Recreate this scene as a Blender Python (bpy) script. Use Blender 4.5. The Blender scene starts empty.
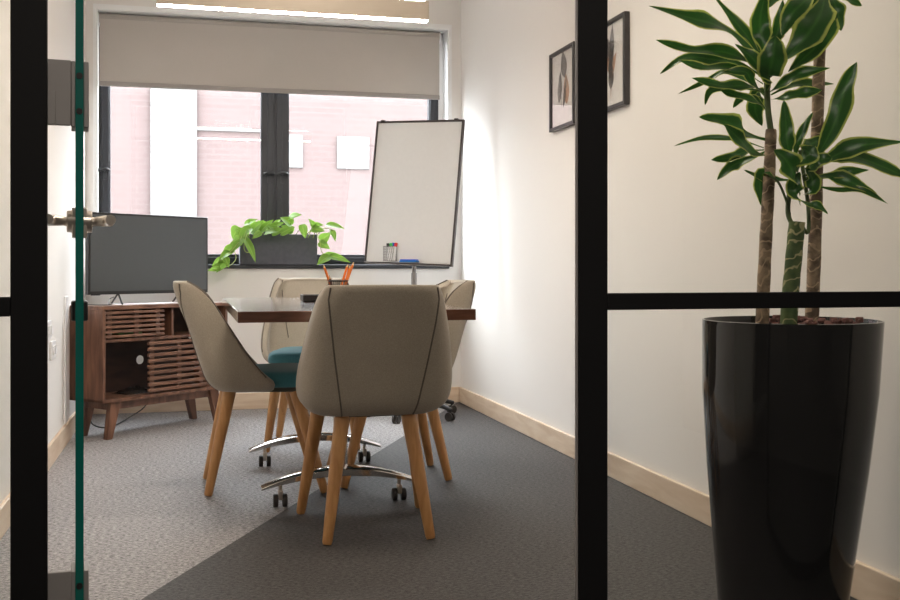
import bpy, bmesh, math, random
from mathutils import Vector, Matrix
random.seed(7)
PI = math.pi
S = bpy.context.scene
COL = S.collection
YAW = math.radians(14.2); cY, sY = math.cos(YAW), math.sin(YAW)
F = 1030.0; EYE = 0.90; HOR = 268.0

def at(x, y, d):
    """world point seen at photo position x, y at distance d along the view axis"""
    u = (x - 450) / F
    return Vector((d * (u * cY + sY), d * (-u * sY + cY), EYE - (y - HOR) * d / F))

# ------------------------------------------------------------------ materials
def nt(name):
    m = bpy.data.materials.new(name); m.use_nodes = True
    t = m.node_tree; b = t.nodes['Principled BSDF']
    return m, t, b
def N(t, typ, **kw):
    n = t.nodes.new(typ)
    for k, v in kw.items(): setattr(n, k, v)
    return n
def plain(name, col, rough=0.5, metal=0.0, spec=0.5, coat=0.0, noise=0.0, nscale=40, bump=0.0, bscale=200, sheen=0.0):
    m, t, b = nt(name)
    b.inputs['Base Color'].default_value = (*col, 1)
    b.inputs['Roughness'].default_value = rough
    b.inputs['Metallic'].default_value = metal
    b.inputs['Specular IOR Level'].default_value = spec
    b.inputs['Coat Weight'].default_value = coat
    b.inputs['Sheen Weight'].default_value = sheen
    tc = N(t, 'ShaderNodeTexCoord')
    if noise:
        n = N(t, 'ShaderNodeTexNoise'); n.inputs['Scale'].default_value = nscale; n.inputs['Detail'].default_value = 4
        t.links.new(tc.outputs['Object'], n.inputs['Vector'])
        r = N(t, 'ShaderNodeValToRGB')
        a = [c * (1 - noise) for c in col]; c2 = [min(1, c * (1 + noise)) for c in col]
        r.color_ramp.elements[0].color = (*a, 1); r.color_ramp.elements[0].position = .35
        r.color_ramp.elements[1].color = (*c2, 1); r.color_ramp.elements[1].position = .65
        t.links.new(n.outputs['Fac'], r.inputs['Fac']); t.links.new(r.outputs['Color'], b.inputs['Base Color'])
    if bump:
        n = N(t, 'ShaderNodeTexNoise'); n.inputs['Scale'].default_value = bscale; n.inputs['Detail'].default_value = 3
        t.links.new(tc.outputs['Object'], n.inputs['Vector'])
        bp = N(t, 'ShaderNodeBump'); bp.inputs['Strength'].default_value = bump; bp.inputs['Distance'].default_value = .002
        t.links.new(n.outputs['Fac'], bp.inputs['Height']); t.links.new(bp.outputs['Normal'], b.inputs['Normal'])
    return m
def wood(name, c1, c2, rough=0.4, scale=(1, 1, 1), spec=.5, coat=0, wscale=6):
    """grain runs along the axis with the smallest scale"""
    m, t, b = nt(name)
    tc = N(t, 'ShaderNodeTexCoord'); mp = N(t, 'ShaderNodeMapping'); mp.inputs['Scale'].default_value = scale
    n = N(t, 'ShaderNodeTexNoise'); n.inputs['Scale'].default_value = wscale; n.inputs['Detail'].default_value = 6; n.inputs['Distortion'].default_value = .6
    r = N(t, 'ShaderNodeValToRGB')
    r.color_ramp.elements[0].color = (*c1, 1); r.color_ramp.elements[0].position = .35
    r.color_ramp.elements[1].color = (*c2, 1); r.color_ramp.elements[1].position = .68
    t.links.new(tc.outputs['Object'], mp.inputs['Vector']); t.links.new(mp.outputs['Vector'], n.inputs['Vector'])
    t.links.new(n.outputs['Fac'], r.inputs['Fac']); t.links.new(r.outputs['Color'], b.inputs['Base Color'])
    b.inputs['Roughness'].default_value = rough; b.inputs['Specular IOR Level'].default_value = spec
    b.inputs['Coat Weight'].default_value = coat; b.inputs['Coat Roughness'].default_value = .14
    return m
def fabric(name, col, var=.18, weave=900):
    m, t, b = nt(name)
    tc = N(t, 'ShaderNodeTexCoord')
    n = N(t, 'ShaderNodeTexNoise'); n.inputs['Scale'].default_value = weave / 3; n.inputs['Detail'].default_value = 2
    n2 = N(t, 'ShaderNodeTexNoise'); n2.inputs['Scale'].default_value = 7
    t.links.new(tc.outputs['Object'], n.inputs['Vector']); t.links.new(tc.outputs['Object'], n2.inputs['Vector'])
    ad = N(t, 'ShaderNodeMath', operation='ADD'); t.links.new(n.outputs['Fac'], ad.inputs[0])
    ml = N(t, 'ShaderNodeMath', operation='MULTIPLY'); ml.inputs[1].default_value = .35
    t.links.new(n2.outputs['Fac'], ml.inputs[0]); t.links.new(ml.outputs[0], ad.inputs[1])
    r = N(t, 'ShaderNodeValToRGB')
    r.color_ramp.elements[0].color = (*[c * (1 - var) for c in col], 1); r.color_ramp.elements[0].position = .4
    r.color_ramp.elements[1].color = (*[c * (1 + var) for c in col], 1); r.color_ramp.elements[1].position = .95
    t.links.new(ad.outputs[0], r.inputs['Fac']); t.links.new(r.outputs['Color'], b.inputs['Base Color'])
    bp = N(t, 'ShaderNodeBump'); bp.inputs['Strength'].default_value = .35; bp.inputs['Distance'].default_value = .001
    t.links.new(n.outputs['Fac'], bp.inputs['Height']); t.links.new(bp.outputs['Normal'], b.inputs['Normal'])
    b.inputs['Roughness'].default_value = .9; b.inputs['Sheen Weight'].default_value = .25; b.inputs['Specular IOR Level'].default_value = .2
    return m
def emit(name, col, s):
    m, t, b = nt(name)
    b.inputs['Base Color'].default_value = (*col, 1)
    b.inputs['Emission Color'].default_value = (*col, 1); b.inputs['Emission Strength'].default_value = s
    return m
def thin_glass(name, tint=(1, 1, 1), refl=1.0, rough=0.0):
    m = bpy.data.materials.new(name); m.use_nodes = True; t = m.node_tree
    t.nodes.remove(t.nodes['Principled BSDF']); out = t.nodes['Material Output']
    tr = N(t, 'ShaderNodeBsdfTransparent'); tr.inputs['Color'].default_value = (*tint, 1)
    gl = N(t, 'ShaderNodeBsdfGlossy'); gl.inputs['Roughness'].default_value = rough
    lw = N(t, 'ShaderNodeLayerWeight'); lw.inputs['Blend'].default_value = .5
    fr = N(t, 'ShaderNodeMath', operation='POWER'); fr.inputs[1].default_value = 5; t.links.new(lw.outputs['Facing'], fr.inputs[0])
    mu = N(t, 'ShaderNodeMath', operation='MULTIPLY_ADD'); mu.inputs[1].default_value = .9 * refl; mu.inputs[2].default_value = .04 * refl; mu.use_clamp = True
    mx = N(t, 'ShaderNodeMixShader')
    t.links.new(fr.outputs[0], mu.inputs[0]); t.links.new(mu.outputs[0], mx.inputs['Fac'])
    t.links.new(tr.outputs[0], mx.inputs[1]); t.links.new(gl.outputs[0], mx.inputs[2])
    t.links.new(mx.outputs[0], out.inputs['Surface'])
    return m
def carpet():
    m, t, b = nt('carpet')
    tc = N(t, 'ShaderNodeTexCoord'); sx = N(t, 'ShaderNodeSeparateXYZ'); t.links.new(tc.outputs['Object'], sx.inputs[0])
    # two-tone carpet laid with a diagonal join: dark where X > -0.13 + 0.50 (Y - 2.91)
    m1 = N(t, 'ShaderNodeMath', operation='MULTIPLY_ADD'); m1.inputs[1].default_value = -.497; m1.inputs[2].default_value = .13 + .497 * 2.91
    t.links.new(sx.outputs['Y'], m1.inputs[0])
    a = N(t, 'ShaderNodeMath', operation='ADD'); t.links.new(sx.outputs['X'], a.inputs[0]); t.links.new(m1.outputs[0], a.inputs[1])
    g = N(t, 'ShaderNodeMath', operation='GREATER_THAN'); g.inputs[1].default_value = 0; t.links.new(a.outputs[0], g.inputs[0])
    mp = N(t, 'ShaderNodeMapping'); mp.inputs['Scale'].default_value = (1, 2.4, 1); t.links.new(tc.outputs['Object'], mp.inputs[0])
    n = N(t, 'ShaderNodeTexNoise'); n.inputs['Scale'].default_value = 62; n.inputs['Detail'].default_value = 6; n.inputs['Roughness'].default_value = .85
    t.links.new(mp.outputs[0], n.inputs['Vector'])
    def ramp(lo, hi):
        r = N(t, 'ShaderNodeValToRGB'); r.color_ramp.elements[0].position = .39; r.color_ramp.elements[1].position = .62
        r.color_ramp.elements[0].color = (*lo, 1); r.color_ramp.elements[1].color = (*hi, 1)
        t.links.new(n.outputs['Fac'], r.inputs['Fac']); return r
    r1 = ramp((.03, .028, .028), (.60, .57, .57)); r2 = ramp((.008, .008, .008), (.14, .132, .13))
    mx = N(t, 'ShaderNodeMix', data_type='RGBA')
    t.links.new(g.outputs[0], mx.inputs['Factor']); t.links.new(r1.outputs[0], mx.inputs[6]); t.links.new(r2.outputs[0], mx.inputs[7])
    t.links.new(mx.outputs[2], b.inputs['Base Color']); b.inputs['Roughness'].default_value = .65; b.inputs['Specular IOR Level'].default_value = .3
    bp = N(t, 'ShaderNodeBump'); bp.inputs['Strength'].default_value = .5; bp.inputs['Distance'].default_value = .003
    t.links.new(n.outputs['Fac'], bp.inputs['Height']); t.links.new(bp.outputs['Normal'], b.inputs['Normal'])
    return m
def brick(name='brick', bw=.225, rh=.078, ms=.012, c1=(.063, .042, .039, 1), c2=(.068, .046, .043, 1), cm_=(.070, .050, .047, 1)):
    m, t, b = nt(name)
    tc = N(t, 'ShaderNodeTexCoord'); mp = N(t, 'ShaderNodeMapping'); mp.inputs['Rotation'].default_value = (PI / 2, 0, 0)
    br = N(t, 'ShaderNodeTexBrick'); br.inputs['Scale'].default_value = 1
    br.inputs['Brick Width'].default_value = bw; br.inputs['Row Height'].default_value = rh; br.inputs['Mortar Size'].default_value = ms
    br.inputs['Color1'].default_value = c1; br.inputs['Color2'].default_value = c2; br.inputs['Mortar'].default_value = cm_
    t.links.new(tc.outputs['Object'], mp.inputs[0]); t.links.new(mp.outputs[0], br.inputs['Vector'])
    t.links.new(br.outputs['Color'], b.inputs['Base Color']); b.inputs['Roughness'].default_value = .9
    return m
def striped_leaf(name, cdark, cmid, cedge, edge=.36, rough=.33):
    m, t, b = nt(name)
    uv = N(t, 'ShaderNodeUVMap'); sx = N(t, 'ShaderNodeSeparateXYZ'); t.links.new(uv.outputs[0], sx.inputs[0])
    s = N(t, 'ShaderNodeMath', operation='SUBTRACT'); s.inputs[1].default_value = .5; t.links.new(sx.outputs['X'], s.inputs[0])
    a = N(t, 'ShaderNodeMath', operation='ABSOLUTE'); t.links.new(s.outputs[0], a.inputs[0])
    r = N(t, 'ShaderNodeValToRGB'); cr = r.color_ramp
    cr.elements[0].position = 0; cr.elements[0].color = (*cmid, 1); cr.elements[1].position = .5; cr.elements[1].color = (*cedge, 1)
    e = cr.elements.new(.1); e.color = (*cdark, 1); e = cr.elements.new(edge); e.color = (*cdark, 1); e = cr.elements.new(edge + .06); e.color = (*cedge, 1)
    t.links.new(a.outputs[0], r.inputs['Fac']); t.links.new(r.outputs['Color'], b.inputs['Base Color'])
    b.inputs['Roughness'].default_value = rough
    # thin leaves let some light through
    out = t.nodes['Material Output']; tl = N(t, 'ShaderNodeBsdfTranslucent'); t.links.new(r.outputs['Color'], tl.inputs['Color'])
    mx = N(t, 'ShaderNodeMixShader'); mx.inputs['Fac'].default_value = .35
    t.links.new(b.outputs[0], mx.inputs[1]); t.links.new(tl.outputs[0], mx.inputs[2]); t.links.new(mx.outputs[0], out.inputs['Surface'])
    return m
def trunk_mat(name, c1, c2, ring):
    m, t, b = nt(name)
    tc = N(t, 'ShaderNodeTexCoord')
    mp = N(t, 'ShaderNodeMapping'); mp.inputs['Scale'].default_value = (1, 1, 1); mp.inputs['Rotation'].default_value = (.25, .2, 0)
    w = N(t, 'ShaderNodeTexWave', bands_direction='Z'); w.inputs['Scale'].default_value = 11; w.inputs['Distortion'].default_value = 11; w.inputs['Detail'].default_value = 2
    w.inputs['Detail Scale'].default_value = 2
    t.links.new(tc.outputs['Object'], mp.inputs[0]); t.links.new(mp.outputs[0], w.inputs['Vector'])
    n = N(t, 'ShaderNodeTexNoise'); n.inputs['Scale'].default_value = 30; n.inputs['Detail'].default_value = 5; t.links.new(tc.outputs['Object'], n.inputs['Vector'])
    r0 = N(t, 'ShaderNodeValToRGB'); r0.color_ramp.elements[0].color = (*c1, 1); r0.color_ramp.elements[1].color = (*c2, 1)
    r0.color_ramp.elements[0].position = .4; r0.color_ramp.elements[1].position = .6; t.links.new(n.outputs['Fac'], r0.inputs['Fac'])
    r = N(t, 'ShaderNodeValToRGB'); r.color_ramp.elements[0].position = .86; r.color_ramp.elements[0].color = (0, 0, 0, 1)
    r.color_ramp.elements[1].position = .97; r.color_ramp.elements[1].color = (1, 1, 1, 1); t.links.new(w.outputs['Fac'], r.inputs['Fac'])
    mx = N(t, 'ShaderNodeMix', data_type='RGBA'); mx.inputs[7].default_value = (*ring, 1)
    t.links.new(r.outputs[0], mx.inputs['Factor']); t.links.new(r0.outputs[0], mx.inputs[6]); t.links.new(mx.outputs[2], b.inputs['Base Color'])
    b.inputs['Roughness'].default_value = .75
    return m

def blindcloth():
    m = fabric('blind_cloth', (.56, .52, .48), .05); t = m.node_tree; b = t.nodes['Principled BSDF']; out = t.nodes['Material Output']
    tl = N(t, 'ShaderNodeBsdfTranslucent'); tl.inputs['Color'].default_value = (.42, .36, .31, 1)
    mx = N(t, 'ShaderNodeMixShader'); mx.inputs['Fac'].default_value = .18
    t.links.new(b.outputs[0], mx.inputs[1]); t.links.new(tl.outputs[0], mx.inputs[2]); t.links.new(mx.outputs[0], out.inputs['Surface']); return m
M = dict(
    blindcloth=blindcloth(),
    wall=plain('wall_paint', (.83, .80, .768), .75, bump=.03, bscale=90),
    cwall=plain('corridor_paint', (.16, .155, .15), .7, bump=.03, bscale=90),
    ceil=plain('ceiling_paint', (.82, .80, .77), .8, bump=.03, bscale=60),
    reveal=plain('reveal_white', (.88, .88, .88), .4, bump=.01),
    carpet=carpet(), brick=brick(),
    base=wood('pale_birch', (.66, .50, .36), (.78, .64, .50), .42, (1, 1, 6), wscale=4),
    walnut=wood('walnut', (.10, .045, .028), (.24, .115, .07), .4, (3, 3, .5), wscale=9),
    walnut_h=wood('walnut_slat', (.13, .06, .038), (.26, .13, .08), .4, (.8, 5, 5), wscale=9),
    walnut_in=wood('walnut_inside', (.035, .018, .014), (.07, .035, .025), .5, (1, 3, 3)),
    tabletop=wood('table_walnut', (.075, .032, .02), (.16, .07, .043), .13, (1.2, 9, 9), spec=.7, coat=1, wscale=3),
    oak=wood('oak_leg', (.44, .21, .075), (.58, .31, .12), .4, (9, 9, .8), wscale=6),
    beige=fabric('taupe_fabric', (.365, .322, .262)),
    teal=fabric('teal_fabric', (.055, .19, .23), .12),
    piping=fabric('piping_fabric', (.12, .10, .082)),
    under=plain('underside_felt', (.10, .088, .07), .9, bump=.1),
    chrome=plain('chrome', (.72, .70, .69), .12, 1, noise=.03),
    steel=plain('brushed_steel', (.68, .62, .56), .3, 1, bump=.04),
    satin=plain('satin_grey_steel', (.30, .285, .28), .5, .2, bump=.03),
    black=plain('black_frame', (.006, .006, .007), .6, spec=.25, bump=.02),
    blackp=plain('black_plastic', (.015, .015, .016), .35, bump=.05),
    rubber=plain('caster_rubber', (.03, .025, .022), .5, bump=.05),
    alu=plain('dark_window_frame', (.036, .039, .047), .38, .2, bump=.02),
    screen=plain('tv_screen', (.05, .059, .066), .28, spec=.8, noise=.02),  # base colour raised to stand in for reflected room brightness
    glass=thin_glass('clear_glass', (.985, .995, .99), .9),
    wglass=thin_glass('window_glass', (.98, .99, .99), .8),
    pglass=thin_glass('picture_glass', (1, 1, 1), 1.5),
    gedge=plain('green_glass_edge', (.0, .14, .115), .12, spec=.8, noise=.1, nscale=5),
    blind=fabric('blind_fabric', (.44, .40, .37), .05),
    blindbar=plain('blind_bar', (.34, .31, .29), .5, bump=.03),
    board=plain('whiteboard', (.72, .715, .70), .22, spec=.6, noise=.01),
    bframe=plain('board_frame', (.05, .04, .038), .35, .3, bump=.03),
    planter=plain('slate_planter', (.085, .087, .108), .6, noise=.1, bump=.1),
    pot=plain('gloss_black_pot', (.006, .006, .007), .07, spec=.55, noise=.1, nscale=3),
    soil=plain('soil', (.10, .055, .04), .95, noise=.5, nscale=60, bump=1, bscale=60),
    bark=plain('bark_chips', (.16, .07, .06), .9, noise=.4, nscale=50),
    trunk=trunk_mat('brown_trunk', (.10, .065, .04), (.30, .215, .14), (.42, .30, .2)),
    gtrunk=trunk_mat('green_trunk', (.045, .085, .025), (.09, .13, .04), (.36, .34, .17)),
    dleaf=striped_leaf('dracaena_leaf', (.022, .105, .014), (.05, .17, .025), (.48, .55, .12), .37),
    pleaf=striped_leaf('pothos_leaf', (.155, .30, .035), (.26, .40, .075), (.22, .36, .05), .4, .35),
    vine=plain('vine', (.35, .42, .12), .6, noise=.2),
    stem=plain('leaf_stem', (.07, .11, .03), .6, noise=.2),
    lamp=plain('lamp_body', (.50, .44, .37), .45, .3, bump=.02),
    lampglow=emit('lamp_diffuser', (1, .925, .835), 95.0),
    addedglow=emit('added_fill_strip', (1, .925, .835), 50.0),  # glow for the unseen strip added above the pendant housing
    white=plain('white_plastic', (.85, .85, .86), .35, bump=.02),
    paper=plain('art_paper', (.80, .77, .74), .8, noise=.04, nscale=20),
    ink=plain('leaf_ink', (.13, .12, .125), .8, noise=.35, nscale=60),
    ochre=plain('ochre_ink', (.50, .28, .17), .8, noise=.25, nscale=60),
    pframe=plain('grey_wood_frame', (.035, .032, .034), .3, noise=.2, nscale=25),
    orange=plain('orange_pencil', (.85, .22, .03), .4, noise=.05),
    pwood=plain('pencil_wood', (.62, .40, .22), .7, noise=.1),
    lead=plain('graphite', (.05, .05, .05), .5, bump=.05),
    brown=plain('brown_pencil', (.12, .05, .03), .4, noise=.05),
    red=plain('red_cap', (.75, .03, .03), .35, noise=.03),
    green=plain('green_cap', (.03, .5, .06), .35, noise=.03),
    blue=plain('blue_cap', (.02, .06, .6), .35, noise=.03),
    bluef=plain('blue_foam', (.03, .20, .62), .8, noise=.1, bump=.2),
    cable=plain('black_cable', (.012, .012, .012), .5, bump=.03),
    clearbag=thin_glass('clear_film', (.80, .88, .92), 2.2, .15),
    stoneblock=brick('stone_blocks', .42, .21, .014, (.078, .074, .071, 1), (.083, .079, .076, 1), (.068, .064, .062, 1)),
    stone=plain('pale_stone', (.095, .09, .086), .8, noise=.04, nscale=3),
    extwin=plain('outside_window_blind', (.135, .135, .138), .4, noise=.03),
    gbox=plain('green_card', (.10, .22, .06), .6, noise=.1),
)

# ------------------------------------------------------------------ mesh builder
class MB:
    def __init__(s): s.v = []; s.f = []; s.uv = {}; s.mi = []; s.cur = 0
    def add(s, vs, fs, uvs=None):
        o = len(s.v); s.v += [Vector(p) for p in vs]
        for i, f in enumerate(fs):
            s.f.append([o + k for k in f]); s.mi.append(s.cur)
            if uvs: s.uv[len(s.f) - 1] = [uvs[k] for k in f]
        return s
    def box(s, x0, x1, y0, y1, z0, z1, mat=None):
        vs = [Vector((x, y, z)) for x in (x0, x1) for y in (y0, y1) for z in (z0, z1)]
        if mat: vs = [mat @ v for v in vs]
        return s.add(vs, [(0, 1, 3, 2), (4, 6, 7, 5), (0, 4, 5, 1), (2, 3, 7, 6), (0, 2, 6, 4), (1, 5, 7, 3)])
    def tube(s, pts, rad, n=12, caps=True, sq=None):
        pts = [Vector(p) for p in pts]; k = len(pts)
        rad = rad if isinstance(rad, (list, tuple)) else [rad] * k
        vs = []; up = None
        for i, p in enumerate(pts):
            d = (pts[min(i + 1, k - 1)] - pts[max(i - 1, 0)]).normalized()
            if up is None:
                up = Vector((0, 0, 1)) if abs(d.z) < .9 else Vector((0, 1, 0))
            a = d.cross(up).normalized(); up = a.cross(d).normalized()
            for j in range(n):
                t = 2 * PI * j / n
                ca, sa = math.cos(t), math.sin(t)
                if sq: ca *= sq
                vs.append(p + (a * ca + up * sa) * rad[i])
        fs = [(i * n + j, i * n + (j + 1) % n, (i + 1) * n + (j + 1) % n, (i + 1) * n + j) for i in range(k - 1) for j in range(n)]
        if caps: fs += [tuple(range(n - 1, -1, -1)), tuple((k - 1) * n + j for j in range(n))]
        return s.add(vs, fs)
    def lathe(s, prof, c=(0, 0, 0), n=32, shear=(0, 0)):
        vs = []; zs = [z for r, z in prof]; zt = max(zs)
        for r, z in prof:
            for j in range(n):
                t = 2 * PI * j / n
                vs.append((c[0] + r * math.cos(t) + shear[0] * (zt - z), c[1] + r * math.sin(t) + shear[1] * (zt - z), c[2] + z))
        k = len(prof)
        fs = [(i * n + j, i * n + (j + 1) % n, (i + 1) * n + (j + 1) % n, (i + 1) * n + j) for i in range(k - 1) for j in range(n)]
        fs += [tuple(range(n - 1, -1, -1)), tuple((k - 1) * n + j for j in range(n))]
        return s.add(vs, fs)
    def prism(s, poly, y0, y1, mat=None):
        """poly in x,z extruded along y"""
        n = len(poly); vs = [Vector((x, y0, z)) for x, z in poly] + [Vector((x, y1, z)) for x, z in poly]
        if mat: vs = [mat @ v for v in vs]
        return s.add(vs, [tuple(range(n)), tuple(range(2 * n - 1, n - 1, -1))] + [(i, i + n, (i + 1) % n + n, (i + 1) % n) for i in range(n)])
    def build(s, name, mat, parent=None, bevel=0, sub=0, solid=0, off=-1, ang=40, segs=2, smooth=True):
        me = bpy.data.meshes.new(name); me.from_pydata([tuple(v) for v in s.v], [], s.f)
        if s.uv:
            l = me.uv_layers.new(name='UVMap')
            for p in me.polygons:
                if p.index in s.uv:
                    for li, u in zip(p.loop_indices, s.uv[p.index]): l.data[li].uv = u
        for m in (mat if isinstance(mat, (list, tuple)) else [mat]): me.materials.append(M[m])
        for p in me.polygons: p.material_index = s.mi[p.index]
        bm = bmesh.new(); bm.from_mesh(me)
        bmesh.ops.recalc_face_normals(bm, faces=bm.faces); bm.to_mesh(me); bm.free()
        if smooth:
            me.shade_smooth()
            if not sub: me.set_sharp_from_angle(angle=math.radians(ang))
        o = bpy.data.objects.new(name, me); COL.objects.link(o)
        if parent: o.parent = parent
        if solid:
            md = o.modifiers.new('Solid', 'SOLIDIFY'); md.thickness = solid; md.offset = off
        if bevel:
            md = o.modifiers.new('Bevel', 'BEVEL'); md.width = bevel; md.segments = segs; md.limit_method = 'ANGLE'
            md.harden_normals = False
        if sub:
            md = o.modifiers.new('Sub', 'SUBSURF'); md.levels = sub; md.render_levels = sub
        return o
def tag(o, label, cat, group=None):
    o['label'] = label; o['category'] = cat
    if group: o['group'] = group
    return o
def thing(name, label, cat, loc=(0, 0, 0), rz=0, group=None, mat=None):
    o = bpy.data.objects.new(name, None); COL.objects.link(o); o.empty_display_size = .05
    if mat: o.matrix_world = mat
    else: o.location = loc; o.rotation_euler = (0, 0, rz)
    return tag(o, label, cat, group)
def struct(o, label=None):
    o['kind'] = 'structure'
    if label: o['label'] = label
    return o
def srt(name, loc=(0, 0, 0), rz=0):
    o = bpy.data.objects.new(name, None); COL.objects.link(o); o.location = loc; o.rotation_euler = (0, 0, rz)
    o['kind'] = 'structure'; return o
def copy_tree(o, parent=None):
    c = o.copy(); COL.objects.link(c); c.parent = parent
    for ch in list(o.children): copy_tree(ch, c)
    return c
def lerp_tab(tab, z):
    if z <= tab[0][0]: return tab[0][1]
    for (a, va), (b, vb) in zip(tab, tab[1:]):
        if z <= b: return va + (vb - va) * (z - a) / (b - a)
    return tab[-1][1]

# ------------------------------------------------------------------ room shell
XL, XR, YW, YP, H = -.62, 1.77, 6.69, 1.75, 2.75
WX0, WX1, WZ0, WZ1 = -.562, 1.69, .90, 2.505
struct(MB().box(-1.5, 2.7, -1.8, YW + .3, -.1, 0).build('floor', 'carpet'), 'two tone grey carpet, darker on the right of a diagonal join')
struct(MB().box(-1.6, 2.8, -1.9, YW + .3, H, H + .1).build('ceiling', 'ceil'))
struct(MB().box(XL - .12, XL, YP - .06, YW, 0, H).build('wall_left', 'wall'), 'pale wall behind the open glass door')
struct(MB().box(XR, XR + .12, YP - .06, YW, 0, H).build('wall_right', 'wall'), 'white wall with the two framed prints')
w = MB()
w.box(XL - .12, WX0, YW, YW + .3, 0, H); w.box(WX1, XR + .12, YW, YW + .3, 0, H)
w.box(WX0, WX1, YW, YW + .3, 0, WZ0); w.box(WX0, WX1, YW, YW + .3, WZ1, H)
struct(w.build('wall_back', 'wall'), 'wall holding the wide window')
struct(MB().box(-1.5, XL - .12, YP - .06, YP + .02, 0, H).build('wall_corridor_left', 'cwall'))
struct(MB().box(XR + .12, 2.7, YP - .06, YP + .02, 0, H).build('wall_corridor_right', 'cwall'))
struct(MB().box(-1.6, -1.5, -1.8, YP + .02, 0, H).build('wall_west', 'cwall'))
struct(MB().box(2.7, 2.8, -1.8, YP + .02, 0, H).build('wall_east', 'cwall'))
struct(MB().box(-1.6, 2.8, -1.9, -1.8, 0, H).build('wall_rear', 'cwall'))
# baseboards
struct(MB().box(XR - .016, XR, YP + .03, YW, 0, .103).build('baseboard_right', 'base', bevel=.004))
struct(MB().box(XL, XL + .016, YP + .03, YW, 0, .103).build('baseboard_left', 'base', bevel=.004))
struct(MB().box(XL + .016, XR - .016, YW - .016, YW, 0, .103).build('baseboard_back', 'base', bevel=.004))
# white upright trunking on left wall
struct(MB().box(XL, XL + .008, 5.57, 5.70, .103, .755).build('trim_1', 'white', bevel=.003), 'white upright trunking on the left wall')
# white lining of the window opening
r = MB(); tk = .012
r.box(WX0, WX0 + tk, YW - .006, YW + .2, WZ0, WZ1); r.box(WX1 - tk, WX1, YW - .006, YW + .2, WZ0, WZ1)
r.box(WX0, WX1, YW - .006, YW + .2, WZ1 - tk, WZ1)
r.box(WX0 - .012, WX0 + .002, YW - .012, YW - .001, WZ0, WZ1 + .022); r.box(WX1 - .004, WX1 + .012, YW - .012, YW - .001, WZ0, WZ1 + .022); r.box(WX0 + .002, WX1 - .004, YW - .012, YW - .001, WZ1 - .006, WZ1 + .022)
struct(r.build('trim_2', 'reveal'), 'white lining of the window opening')

# ------------------------------------------------------------------ window
win = srt('window_1', (0, 0, 0)); win['label'] = 'wide dark framed double window'
fy0, fy1 = YW + .125, YW + .185
fx0, fx1 = WX0 + tk, WX1 - tk - .035
f = MB()
f.box(fx0, fx0 + .066, fy0, fy1, WZ0 + .02, 2.49); f.box(fx1 - .066, fx1, fy0, fy1, WZ0 + .02, 2.49)
f.box(fx0, fx1, fy0, fy1, WZ0 + .02, .99); f.box(fx0, fx1, fy0, fy1, 2.42, 2.49)
f.box(.452, .636, fy0, fy1, .99, 2.42)
f.build('window_frame', 'alu', win, bevel=.004)
f = MB(); f.box(fx1, WX1 - tk, fy0 + .01, fy1, WZ0 + .02, 2.49); f.build('frame_packer', 'reveal', win)
f = MB()   # raised sash beads
for a, b_ in ((fx0 + .02, .535), (.553, fx1 - .02)):
    f.box(a, a + .04, fy0 - .014, fy0, .935, 2.47); f.box(b_ - .04, b_, fy0 - .014, fy0, .935, 2.47)
    f.box(a, b_, fy0 - .014, fy0, .935, .97)
f.build('sash', 'alu', win, bevel=.003)
for a, b_ in ((fx0 + .066, .452), (.636, fx1 - .066)):
    MB().box(a, b_, fy0 + .025, fy0 + .031, .99, 2.42).build('pane', 'wglass', win)
s_ = MB(); s_.box(fx0 - .01, WX1 - .005, YW - .02, fy0 + .005, WZ0 - .004, WZ0 + .022); s_.build('window_sill', 'alu', win, bevel=.004)
for hx in (.505, .592, fx0 + .035):
    h = MB(); h.box(hx - .012, hx + .012, fy0 - .022, fy0 - .014, 1.455, 1.555)
    h.tube([(hx, fy0 - .02, 1.515), (hx, fy0 - .05, 1.515)], .008, 10)
    h.tube([(hx - .035, fy0 - .052, 1.508), (hx - .012, fy0 - .055, 1.518), (hx + .012, fy0 - .055, 1.518), (hx + .03, fy0 - .05, 1.508)], .010, 10)
    h.build('window_handle', 'alu', win)
k = MB(); k.tube([(.59, fy0 - .014, 1.365), (.59, fy0 - .020, 1.365)], .014, 20); k.box(.583, .597, fy0 - .018, fy0 - .012, 1.335, 1.395); k.build('window_lock', 'alu', win)

# roller blind
bl = thing('roller_blind', 'grey beige roller blind pulled down over the top of the window', 'blind', (.54, YW + .07, 2.0))
def loc(o, x, y, z): return Vector((x, y, z)) - o.location
bx0, bx1 = WX0 + .018, 1.632
t_ = MB(); t_.tube([(bx0 - .54, 0, .456), (bx1 - .54, 0, .456)], .032, 24); t_.build('roller_tube', 'blind', bl)
t_ = MB(); t_.box(bx0 + .004 - .54, bx1 - .004 - .54, -.034, -.0325, .056, .448); t_.build('blind_fabric', 'blindcloth', bl)
t_ = MB(); t_.box(bx0 + .002 - .54, bx1 - .002 - .54, -.041, -.025, .030, .060); t_.build('bottom_bar', 'blindbar', bl, bevel=.004)
MB().box(bx0 - .54 - .005, bx0 - .54, -.036, .036, .41, .485).build('bracket', 'white', bl, bevel=.002)
MB().box(bx1 - .54, bx1 - .54 + .006, -.036, .036, .41, .485).build('bracket', 'white', bl, bevel=.002)

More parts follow.
